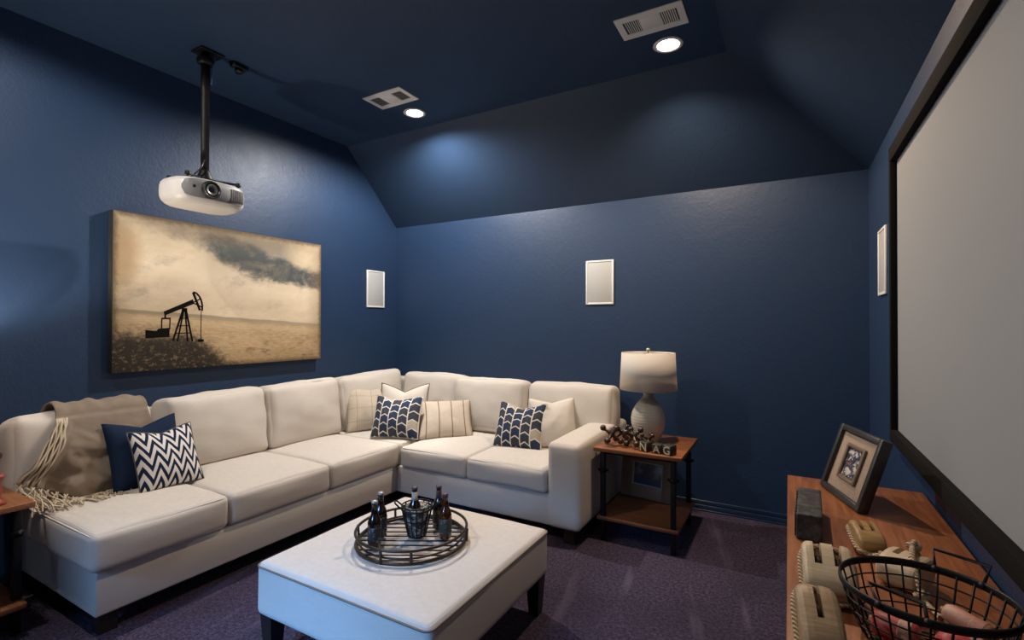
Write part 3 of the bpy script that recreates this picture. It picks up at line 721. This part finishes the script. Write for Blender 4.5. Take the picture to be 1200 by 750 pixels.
n1 = mp.noise(26, 4, rough=.65); n2 = mp.noise(1, 3, v=mp.vec(x*60, y*60, z*240)); mp.color(mp.mix(n1.ramp(.44, .54), (.035, .035, .04), mp.mix(n2.ramp(.45, .55), (.12, .11, .105), (.58, .54, .49)))); mp.bump(n1, .8, .006)
m_ = MB(); vs, fs = [], []; N = 30; prof = [(.036, .006), (.040, .03), (.046, .05), (.052, .075), (.057, .10), (.061, .118), (.056, .134), (.040, .124), (.018, .114)]
for i, (r0, z0) in enumerate(prof):
    for k in range(N):
        a = 2*PI*k/N; d = mnoise.noise(Vector((math.cos(a)*3, math.sin(a)*3, z0*30)))*.006
        vs.append(((r0-.001+d*.8-.003)*math.cos(a), (r0-.001+d*.8-.003)*math.sin(a), z0+(abs(d)*3 if i > 4 else 0)))
for i in range(len(prof)-1):
    for k in range(N): fs.append((i*N+k, i*N+(k+1) % N, (i+1)*N+(k+1) % N, (i+1)*N+k))
fs.append(tuple((len(prof)-1)*N+k for k in range(N)))
m_.raw(vs, fs, False); o = m_.build('newspaper_lining', mp.m, t)
bottle(-1.498, 1.748, TF+.012+.010, 'beer bottle with a pale neck label standing in the wire bucket', M_BOT, M_CAPP, LB2, neck=LB2)

# ------------------------------------------------------------------ end tables
def end_table(name, label, x0, x1, y0, y1, ztop, zsh, ins=.055):
    t = thing(name, label, 'end table', ((x0+x1)/2, (y0+y1)/2, 0)); a, b = (x1-x0)/2, (y1-y0)/2
    MB().box(-a, a, -b, b, ztop-.026, ztop, .003).build('table_top', M_OAKX, t)
    MB().box(-a+.02, a-.02, -b+.01, b-.02, zsh-.024, zsh, .003).build('shelf', M_OAKX, t)
    for sx in (-1, 1):
        for sy in (-1, 1):
            x, y = sx*(a-ins), sy*(b-.035); w = .015
            m = MB(); m.box(x-w, x+w, y-w, y+w, 0, ztop-.026, .002); lg = m.build('leg', M_BLACKM, t)
            m = MB(); m.lathe([(.020, ztop-.165), (.026, ztop-.158), (.026, ztop-.146), (.020, ztop-.139)], 14, (x, y, 0)); m.tube([(x-.035, y, ztop-.15), (x+.035, y, ztop-.15)], .008, 8); m.build('collar', M_BLACKM, lg)
    for sy in (-1, 1): MB().tube([(-a+ins, sy*(b-.035), ztop-.035), (a-ins, sy*(b-.035), ztop-.035)], .008, 6).build('top_rail', M_BLACKM, t)
    return t
end_table('end_table', 'brown wood end table with black metal legs between sofa arm and back wall', -1.112, -.558, 3.050, 3.640, .602, .158)
end_table('end_table', 'brown wood and black metal end table at the left end of the sofa', -3.52, -2.935, .33, .870, .605, .158, .10)
# scrolled iron beside the left table leg
# ------------------------------------------------------------------ table lamps
def lamp(loc, label):
    t = thing('table_lamp', label, 'lamp', loc)
    pr = [(0, 0), (.070, 0), (.074, .006), (.088, .035), (.103, .075), (.113, .12), (.115, .155), (.108, .195), (.090, .235), (.066, .268), (.044, .292), (.034, .306), (.031, .316), (.034, .322), (.034, .328), (.027, .331)]
    MB().lathe(pr, 48).build('ceramic_base', M_CERAM, t)
    MB().lathe([(.026, .329), (.027, .345), (.012, .352), (.012, .40), (.020, .405), (.020, .44), (.012, .45)], 20).build('socket_neck', M_BRASS, t)
    sh = MB().lathe([(.190, .352), (.1915, .352), (.1790, .604), (.1775, .604), (.1880, .353), (.190, .352)], 56).build('lamp_shade', M_SHADE, t)
    m = MB(); m.tube([(-.178, 0, .600), (0, 0, .607), (.178, 0, .600)], .0025, 6); m.tube([(0, -.178, .600), (0, 0, .607), (0, .178, .600)], .0025, 6); m.build('shade_frame', M_BRASS, sh)
    MB().lathe([(.004, .600), (.005, .612), (.011, .617), (.014, .625), (.011, .633), (0, .637)], 18).build('finial', M_BRASS, t); return t
lamp((-.842, 3.395, .602), 'cream ceramic table lamp with an ivory drum shade on the end table')
LL = lamp((-3.28, .52, .605), 'lit cream ceramic table lamp on the left end table')
light('lamp_bulb', 'POINT', (-3.28, .52, .605+.515), 70, (1, .90, .76), shadow_soft_size=.035)

# ------------------------------------------------------------------ things on the right end table
ET = .602
M_JACK = Mat('pewter_brown_metal', (.085, .065, .05), .33, metal=.75).m
def jack(x, y, s, eul, label, z=None):
    t = thing('giant_jack', label, 'ornament', (0, 0, 0), 0, 'giant metal jacks')
    rm = Matrix.Rotation(eul[2], 4, 'Z') @ Matrix.Rotation(eul[1], 4, 'Y') @ Matrix.Rotation(eul[0], 4, 'X')
    m = MB(); low = 0
    for ax in ((1, 0, 0), (0, 1, 0), (0, 0, 1)):
        v = rm @ Vector(ax)
        m.tube([tuple(v*-s), tuple(v*-s*.5), (0, 0, 0), tuple(v*s*.5), tuple(v*s)], [s*.13, s*.15, s*.24, s*.15, s*.13], 8)
        if ax[2] == 0 or True:
            for q in (-1, 1):
                c = v*q*s*1.0; low = min(low, c.z-s*.29); m.sphere(tuple(c), s*.29, 12)
    m.sphere((0, 0, 0), s*.26, 12)
    m.build('jack_body', M_JACK, t); t.location = (x, y, ET-low+.0005 if z is None else z); return t
jack(-1.020, 3.150, .070, (.5, .62, .2), 'dark metal jack ornament, leftmost on the end table')
jack(-.880, 3.168, .068, (.62, .5, .9), 'dark metal jack ornament in the middle, left of the N block')
jack(-1.000, 3.300, .058, (.6, .6, 1.4), 'smaller dark metal jack ornament farthest back, nearest the lamp base')
jack(-.795, 3.225, .050, (.7, .55, .3), 'small dark metal jack ornament peeking over the N and A blocks')
M_BLKD = wood('charred_block_wood', (.020, .017, .013), (.045, .038, .028), (.008, .007, .006), 3)
M_LET = Mat('cream_letter_paint', (.55, .47, .32), .6).m
def letter_mesh(ch, size):
    cu = bpy.data.curves.new('letter', 'FONT'); cu.body = ch; cu.size = size; cu.extrude = .0008; cu.align_x = 'CENTER'; cu.align_y = 'CENTER'; cu.offset = size*.012
    o = bpy.data.objects.new('letter', cu); COL.objects.link(o); dg = bpy.context.evaluated_depsgraph_get()
    me = bpy.data.meshes.new_from_object(o.evaluated_get(dg)); bpy.data.objects.remove(o); return me
def block(ch, x, y, rz, s=.062):
    t = thing('letter_block', 'black wooden cube block with a cream letter %s' % ch, 'letter block', (x, y, ET), rz, 'letter blocks')
    MB().box(-s/2, s/2, -s/2, s/2, 0, s, .004, 2).build('cube', M_BLKD, t)
    me = letter_mesh(ch, s*1.12); me.transform(Matrix.Translation((0, -s/2-.0008, s*.5)) @ Matrix.Rotation(R(90), 4, 'X'))
    xs = [v.co.x for v in me.vertices]; zs = [v.co.z for v in me.vertices]
    me.transform(Matrix.Translation((-(min(xs)+max(xs))/2, 0, s/2-(min(zs)+max(zs))/2)))
    me.materials.clear(); me.materials.append(M_LET); o = bpy.data.objects.new('letter', me); COL.objects.link(o); o.parent = t
block('N', -.786, 3.112, R(-20)); block('A', -.709, 3.104, R(-9), .058); block('G', -.638, 3.094, R(-22), .062)
# framed photo leaning on the lower shelf
def photo_mat(name, cols, sc=7, seed=0, bands=True):
    m = Mat(name, cols[0], .25); x, y, z = m.xyz(); n = m.noise(sc, 4, v=m.vec(x*1.0+seed, y*1.0, z*1.6), rough=.6)
    c = m.mix(n.ramp(.38, .5), cols[0], cols[1]); c = m.mix(n.ramp(.55, .62), c, cols[2]); c = m.mix(m.noise(sc*2.3, 3).ramp(.58, .64), c, cols[3]); m.color(c); return m
def frame(name, label, cat, loc, rz, lean, w, h, parts):
    """local: stands on z=0, faces -y. parts: list of (partname, parent index, x0,x1,z0,z1,y0,y1,border or None,material)"""
    t = thing(name, label, cat, loc, rz); rm = Matrix.Rotation(R(-lean), 4, 'X'); out = []
    for nm, pi, x0, x1, z0, z1, y0, y1, bd, m in parts:
        mb = MB()
        if bd is None: mb.box(x0, x1, y0, y1, z0, z1, .001)
        else:
            mb.box(x0, x0+bd, y0, y1, z0, z1, .004); mb.box(x1-bd, x1, y0, y1, z0, z1, .004); mb.box(x0+bd*.9, x1-bd*.9, y0, y1, z0, z0+bd, .004); mb.box(x0+bd*.9, x1-bd*.9, y0, y1, z1-bd, z1, .004)
        for v in mb.bm.verts: v.co = rm @ v.co
        out.append(mb.build(nm, m, t if pi is None else out[pi]))
    return t
M_RUST = wood('weathered_tan_frame_wood', (.22, .135, .078), (.31, .20, .125), (.12, .07, .04), 2)
pm = photo_mat('blue_grey_photo', ((.11, .10, .10), (.22, .21, .20), (.05, .07, .11), (.30, .28, .26)), 9, 3)
_x, _y, _z = pm.xyz(); pm.color(pm.mix(_z.ramp(.17, .12), pm.mix(pm.noise(9, 4).ramp(.42, .6), (.10, .09, .09), (.26, .24, .23)), (.05, .085, .14)))
frame('photo_frame', 'weathered tan photo frame leaning on the lower shelf of the end table', 'photo frame', (-.885, 3.520, .158), R(-9), 9, .40, .34,
      [('frame_border', None, -.20, .20, 0, .34, -.012, .014, .092, M_RUST), ('inner_lip', 0, -.112, .112, .088, .252, -.015, .010, .008, M_PIPE), ('photo', None, -.107, .107, .092, .248, .002, .006, None, pm.m)])

# ------------------------------------------------------------------ things at the left end table
t = thing('candle_holder', 'slim red turned candle holder at the edge of the left end table', 'candle holder', (-3.015, .766, .605))
MB().lathe([(0, 0), (.028, 0), (.030, .012), (.016, .022), (.013, .05), (.020, .062), (.013, .075), (.012, .105), (.022, .118), (.024, .13), (.0, .131)], 24).build('turned_stem', Mat('red_painted_wood', (.30, .055, .04), .4).m, t)
MB().lathe([(.005, .131), (.005, .20), (.014, .205), (.016, .218), (.012, .228), (0, .23)], 16).build('dark_rod_with_knob', M_BRONZE, t)

# ------------------------------------------------------------------ console table along the right wall
KZ, KX0, KX1, KY0, KY1 = .755, -.006, .448, .55, 2.425
t = thing('console_table', 'long chestnut wood console table below the projection screen', 'console table', ((KX0+KX1)/2, (KY0+KY1)/2, 0)); a, b = (KX1-KX0)/2, (KY1-KY0)/2
MB().box(-a, a, -b, b, KZ-.032, KZ, .003).build('table_top', M_OAK, t)
m_ = MB()
for bx in ((-a+.02, -a+.04, -b+.03, b-.03), (a-.04, a-.02, -b+.03, b-.03), (-a+.04, a-.04, -b+.03, -b+.05), (-a+.04, a-.04, b-.05, b-.03)): m_.box(bx[0], bx[1], bx[2], bx[3], KZ-.14, KZ-.032)
m_.build('apron', M_OAK, t)
for sx in (-1, 1):
    for sy in (-1, 1): x, y = sx*(a-.045), sy*(b-.055); MB().box(x-.03, x+.03, y-.03, y+.03, 0, KZ-.032, .003).build('leg', M_OAK, t)
MB().box(-a+.03, a-.03, -b+.06, b-.06, .14, .165, .003).build('lower_shelf', M_OAK, t)
# framed photo on the console
M_FRK = wood('distressed_black_frame', (.012, .012, .011), (.026, .025, .023), (.10, .095, .085), 2)
M_BURL = Mat('burlap_mat', (.33, .24, .17), .95); M_BURL.color(M_BURL.mix(M_BURL.noise(160, 2), (.24, .17, .12), (.42, .32, .24))); M_BURL.bump(M_BURL.noise(240, 2), .6, .001); M_BURL = M_BURL.m
pm = photo_mat('colour_snapshot', ((.60, .56, .53), (.035, .04, .07), (.20, .12, .09), (.55, .50, .47)), 24, 5)
FW, FH = .305, .262
frame('photo_frame', 'distressed black photo frame with a burlap mat standing on the console', 'photo frame', (.170, 2.188, KZ), R(-71.8), 18, FW, FH,
      [('frame_border', None, -FW/2, FW/2, 0, FH, -.020, .016, .023, M_FRK), ('burlap_mat', None, -FW/2+.02, FW/2-.02, .020, FH-.020, -.006, .004, None, M_BURL),
       ('small_inner_frame', None, -.066, .066, .066, .204, -.016, -.005, .015, wood('brown_inner_frame', (.13, .085, .055), (.2, .14, .095), (.07, .045, .03), 2)),
       ('snapshot', None, -.053, .053, .079, .191, -.0085, -.0058, None, pm.m), ('easel_back', None, -.05, .05, .03, .2, .012, .02, None, M_DARK)])
# rough dark block
t = thing('rough_block', 'rough black wooden box block lying at the left edge of the console', 'block', (.056, 1.850, KZ), R(-2))
mk = Mat('rough_black_wood', (.02, .02, .02), .6); n1 = mk.noise(26, 4, rough=.7); mk.color(mk.mix(n1.ramp(.4, .75), (.014, .015, .016), (.075, .075, .075))); mk.bump(n1, .8, .006)
m_ = MB(); m_.cushion(.034, .142, .039, .006, wr=.003, seed=2, n=14, mat=Matrix.Translation((0, 0, .0395))); m_.build('block_body', mk.m, t)
m_ = MB()
for k in range(9): m_.box(-.0375, -.0335, -.13+.029*k, -.118+.029*k, .006+.002*(k % 3), .074, .001)
m_.build('carved_rib', mk.m, t)
# ------------------------------------------------------------------ old wooden pulley blocks
M_ROPE = Mat('straw_rope', (.42, .31, .19), .9); x, y, z = M_ROPE.xyz(); n1 = ((x+y+z)*520).sin()*.5+.5
M_ROPE.color(M_ROPE.mix(n1*.5+M_ROPE.noise(60, 3)*.5, (.30, .20, .115), (.58, .45, .30))); M_ROPE.bump(n1+M_ROPE.noise(200, 2)*.6, .9, .004); M_ROPE = M_ROPE.m
M_PALE = wood('pale_weathered_pulley_wood', (.46, .36, .235), (.58, .47, .33), (.32, .235, .14), 3)
M_TAN = wood('golden_brown_pulley_wood', (.27, .155, .055), (.42, .26, .10), (.12, .06, .02), 3)
M_GREYB = wood('grey_brown_pulley_wood', (.30, .205, .115), (.42, .30, .18), (.15, .095, .045), 3)
def pulley(label, x, y, rz, w, L_, h, m, slots=2, tiltx=0, bands=True, stencil=False, ex=2.7):
    """local: cheeks stacked along x, slots open on top towards +y"""
    t = thing('pulley_block', label, 'pulley', (x, y, KZ), rz, 'old wooden pulleys on the console'); rm = Matrix.Rotation(R(tiltx), 4, 'X')
    N = 72
    def prof(s_=1, cut=None):
        out = []
        for k in range(N):
            g = 2*PI*k/N; c, q = math.cos(g), math.sin(g); e = 2/ex
            yy = L_/2*s_*math.copysign(abs(c)**e, c); zz = h/2*s_*math.copysign(abs(q)**e, q)
            if cut is not None: yy = min(yy, cut) if zz > -h*.02 else yy
            out.append((yy, zz))
        return out
    def slab(mb, secs):
        vs = []; 
        for xx, s_, cut in secs: vs += [(xx, a, b+h/2) for a, b in prof(s_, cut)]
        k_ = len(secs); fs = [(i*N+k, i*N+(k+1) % N, (i+1)*N+(k+1) % N, (i+1)*N+k) for i in range(k_-1) for k in range(N)]
        fs += [tuple(range(N-1, -1, -1)), tuple((k_-1)*N+k for k in range(N))]; mb.raw(vs, fs, False)
    n = 2*slots+1; gap = w*.16; ck = (w-slots*gap)/(slots+1); x0 = -w/2; m_ = MB(); sl = []
    for i in range(slots+1):
        a, b = x0, x0+ck
        if i == 0: slab(m_, [(a, .80, None), (a+ck*.12, .90, None), (a+ck*.35, .975, None), (a+ck*.7, 1, None), (b, 1, None)])
        elif i == slots: slab(m_, [(a, 1, None), (a+ck*.3, 1, None), (a+ck*.65, .975, None), (a+ck*.88, .90, None), (b, .80, None)])
        else: slab(m_, [(a, 1, None), (b, 1, None)])
        if i < slots: slab(m_, [(b, 1, -L_*.04), (b+gap, 1, -L_*.04)]); sl.append(b+gap/2)
        x0 = b+gap
    for v in m_.bm.verts: v.co = rm @ v.co
    t.location.z = KZ-min(v.co.z for v in m_.bm.verts)+.0005
    m_.build('shell', m, t)
    for xs in sl:
        q = MB(); q.lathe([(0, -gap*.38), (h*.34, -gap*.38), (h*.31, 0), (h*.34, gap*.38), (0, gap*.38)], 24, mat=rm @ Matrix.Translation((xs, L_*.10, h*.47)) @ Matrix.Rotation(R(90), 4, 'Y')); q.build('sheave', M_DKWOOD, t)
    if bands:
        r_ = .0065; q = MB(); pts = []
        for k in range(30):                            # rope strop lying round the shell, low on its sides
            g = 2*PI*k/30; pts.append(tuple(rm @ Vector(((w/2+r_*.4)*math.copysign(abs(math.cos(g))**.55, math.cos(g)), (L_/2+r_*.5)*math.copysign(abs(math.sin(g))**.55, math.sin(g)), h*.44+.003*math.sin(g*5)))))
        q.tube(pts, r_, 8, True); q.build('rope_strop', M_ROPE, t)
    if stencil:
        q = MB(); rr = random.Random(4)
        for k in range(7): a, b = rr.uniform(-.020, .004), rr.uniform(.3, .62); yy = -L_/2*(1-(abs(2*b-1))**ex)**(1/ex); q.box(a, a+.009, yy-.0014, yy+.004, b*h-.004, b*h+.005)
        q.build('stencil_mark', M_DARK, t)
    return t
pulley('small golden brown pulley block with a rope strop, near the framed photo', .189, 1.728, R(14), .066, .108, .062, M_TAN, tiltx=20)
pulley('large pale double pulley block with rope round it, left of the black basket', .078, 1.405, R(3), .104, .132, .078, M_PALE, tiltx=32, ex=3.6)
pulley('grey brown single slot pulley block at the near left edge of the console', .047, 1.150, R(7), .072, .150, .080, M_GREYB, slots=1, tiltx=32, ex=3)
p4 = pulley('pale rounded pulley block with a dark stencil mark, behind the black basket', .252, 1.545, R(-32), .088, .112, .074, M_PALE, tiltx=8, stencil=True, bands=False)
def rope(label, pts, knots, r_=.0065):
    t = thing('rope', label, 'rope', pts[0]); P_ = [Vector(p) for p in pts]; out = []
    for i in range(len(P_)-1):                          # smooth the polyline
        p0, p1, p2, p3 = P_[max(0, i-1)], P_[i], P_[i+1], P_[min(len(P_)-1, i+2)]
        for k in range(6):
            u = k/6; out.append(tuple(.5*((2*p1)+(p2-p0)*u+(2*p0-5*p1+4*p2-p3)*u*u+(3*p1-p0-3*p2+p3)*u**3)))
    out.append(tuple(P_[-1])); MB().tube(out, r_, 8).build('strand', M_ROPE, t, t.location)
    for c in knots:
        q = MB(); c = Vector(c)
        q.tube([tuple(c+Vector((.011*math.cos(2*PI*k/12), .009*math.sin(2*PI*k/12), .004*math.sin(4*PI*k/12)))) for k in range(12)], r_, 8, True)
        q.tube([tuple(c+Vector((.002*math.sin(k), .010*math.cos(2*PI*k/10), .010*math.sin(2*PI*k/10)))) for k in range(10)], r_*.9, 8, True); q.build('knot', M_ROPE, t, t.location)
rope('pale knotted rope tied over the stencilled pulley block', [(.300, 1.630, .765), (.285, 1.600, .815), (.272, 1.575, .842), (.262, 1.530, .842), (.262, 1.480, .805), (.270, 1.455, .768), (.276, 1.430, .763), (.281, 1.412, .764), (.286, 1.388, .764)], [(.271, 1.570, .846), (.268, 1.462, .772)])
rope('short knotted rope tail of the small golden pulley block', [(.190, 1.662, .770), (.206, 1.650, .772), (.216, 1.640, .775), (.214, 1.600, .764), (.205, 1.570, .763), (.196, 1.555, .763)], [(.213, 1.642, .776)])

# ------------------------------------------------------------------ oval wire basket with floats
BX, BY, BR, BZ = .236, 1.268, 0, .109
t = thing('wire_basket', 'oval black wire basket with two folding handles on the console', 'basket', (BX, BY, KZ+.001), BR)
A_, B_ = .142, .133
def oval(s_, z, n=48): return [(A_*s_*math.cos(2*PI*k/n), B_*s_*math.sin(2*PI*k/n), z) for k in range(n)]
MB().tube(oval(1, BZ), .0085, 8, True, flat=(.36, 1)).build('rim', M_BLACKM, t)
LV = [(.72, .004), (.81, .030), (.89, .056), (.95, .082)]
m_ = MB()
for s_, z in LV: m_.tube(oval(s_, z), .0017, 6, True)
m_.build('hoop', M_BLACKM, t)
for k in range(28):
    a = 2*PI*(k+.5)/28; c, s_ = math.cos(a), math.sin(a)
    MB().tube([(A_*.72*c, B_*.72*s_, .003), (A_*.89*c, B_*.89*s_, .056), (A_*.99*c, B_*.99*s_, BZ)], .0021, 6).build('upright_wire', M_BLACKM, t)
m_ = MB()
for k in range(-3, 4):
    yy = B_*.68*k/3.6; xx = A_*.68*math.sqrt(1-(k/3.6)**2); m_.tube([(-xx, yy, .003), (xx, yy, .003)], .0017, 6)
for k in range(-3, 4):
    xx = A_*.68*k/3.6; yy = B_*.68*math.sqrt(1-(k/3.6)**2); m_.tube([(xx, -yy, .003), (xx, yy, .003)], .0017, 6)
m_.build('bottom_grid', M_BLACKM, t)
for sg in (-1, 1):
    g0, g1 = (R(40), R(73)) if sg > 0 else (R(232), R(262))
    a = Vector((A_*math.cos(g0), B_*math.sin(g0), BZ)); b = Vector((A_*math.cos(g1), B_*math.sin(g1), BZ))
    if sg > 0: hd = [a, a+Vector((.022, .034, .030)), b+Vector((.003, .024, .036)), b]
    else: hd = [a, a+Vector((-.010, .056, .016)), b+Vector((.002, .040, .016)), b]
    h_ = MB(); h_.tube(hd, .0038, 8); h_ = h_.build('handle', M_BLACKM, t)
    for p in (a, b): MB().sphere((p[0], p[1], BZ+.001), .008, 10).build('hinge', M_BLACKM, h_)
M_RED = Mat('faded_red_paint', (.42, .06, .055), .5); M_RED.color(M_RED.mix(M_RED.noise(40, 4).ramp(.5, .75), (.40, .045, .05), (.50, .22, .17))); M_RED = M_RED.m
M_PINK = wood('scuffed_pink_wood', (.42, .20, .15), (.50, .32, .23), (.34, .12, .09), 4)
M_SCUF = wood('scuffed_rose_wood', (.36, .13, .10), (.46, .26, .19), (.26, .08, .06), 4)
def floaty(label, a, b, r_, body, endm, flip=False):
    a, b = Vector(a), Vector(b); t = thing('wooden_float', label, 'float', a, 0, 'painted wooden floats in the basket'); d = (b-a); L_ = d.length
    mt = Matrix.Translation(a) @ d.to_track_quat('Z', 'Y').to_matrix().to_4x4()
    MB().lathe([(r_*.35, 0), (r_*.8, L_*.04), (r_, L_*.14), (r_, L_*.86), (r_*.8, L_*.96), (r_*.35, L_)], 24, mat=mt).build('float_body', body, t, a)
    MB().lathe([(r_*1.015, L_*.60), (r_*1.02, L_*.62), (r_*1.02, L_*.84), (r_*1.015, L_*.86)], 24, mat=mt).build('painted_band', endm, t, a)
    MB().lathe([(r_*.30, -L_*.06), (r_*.30, L_*1.06)], 12, mat=mt).build('stick', M_TAN, t, a); return t
floaty('red painted float on the left side inside the wire basket', (.150, 1.262, .787), (.222, 1.228, .787), .0255, M_RED, M_PINK)
floaty('scuffed pink wooden float on the far right inside the wire basket', (.282, 1.345, .803), (.345, 1.290, .795), .019, M_PINK, M_SCUF)
floaty('bright red float at the near side inside the wire basket', (.250, 1.222, .787), (.322, 1.250, .787), .0255, M_RED, M_PINK)
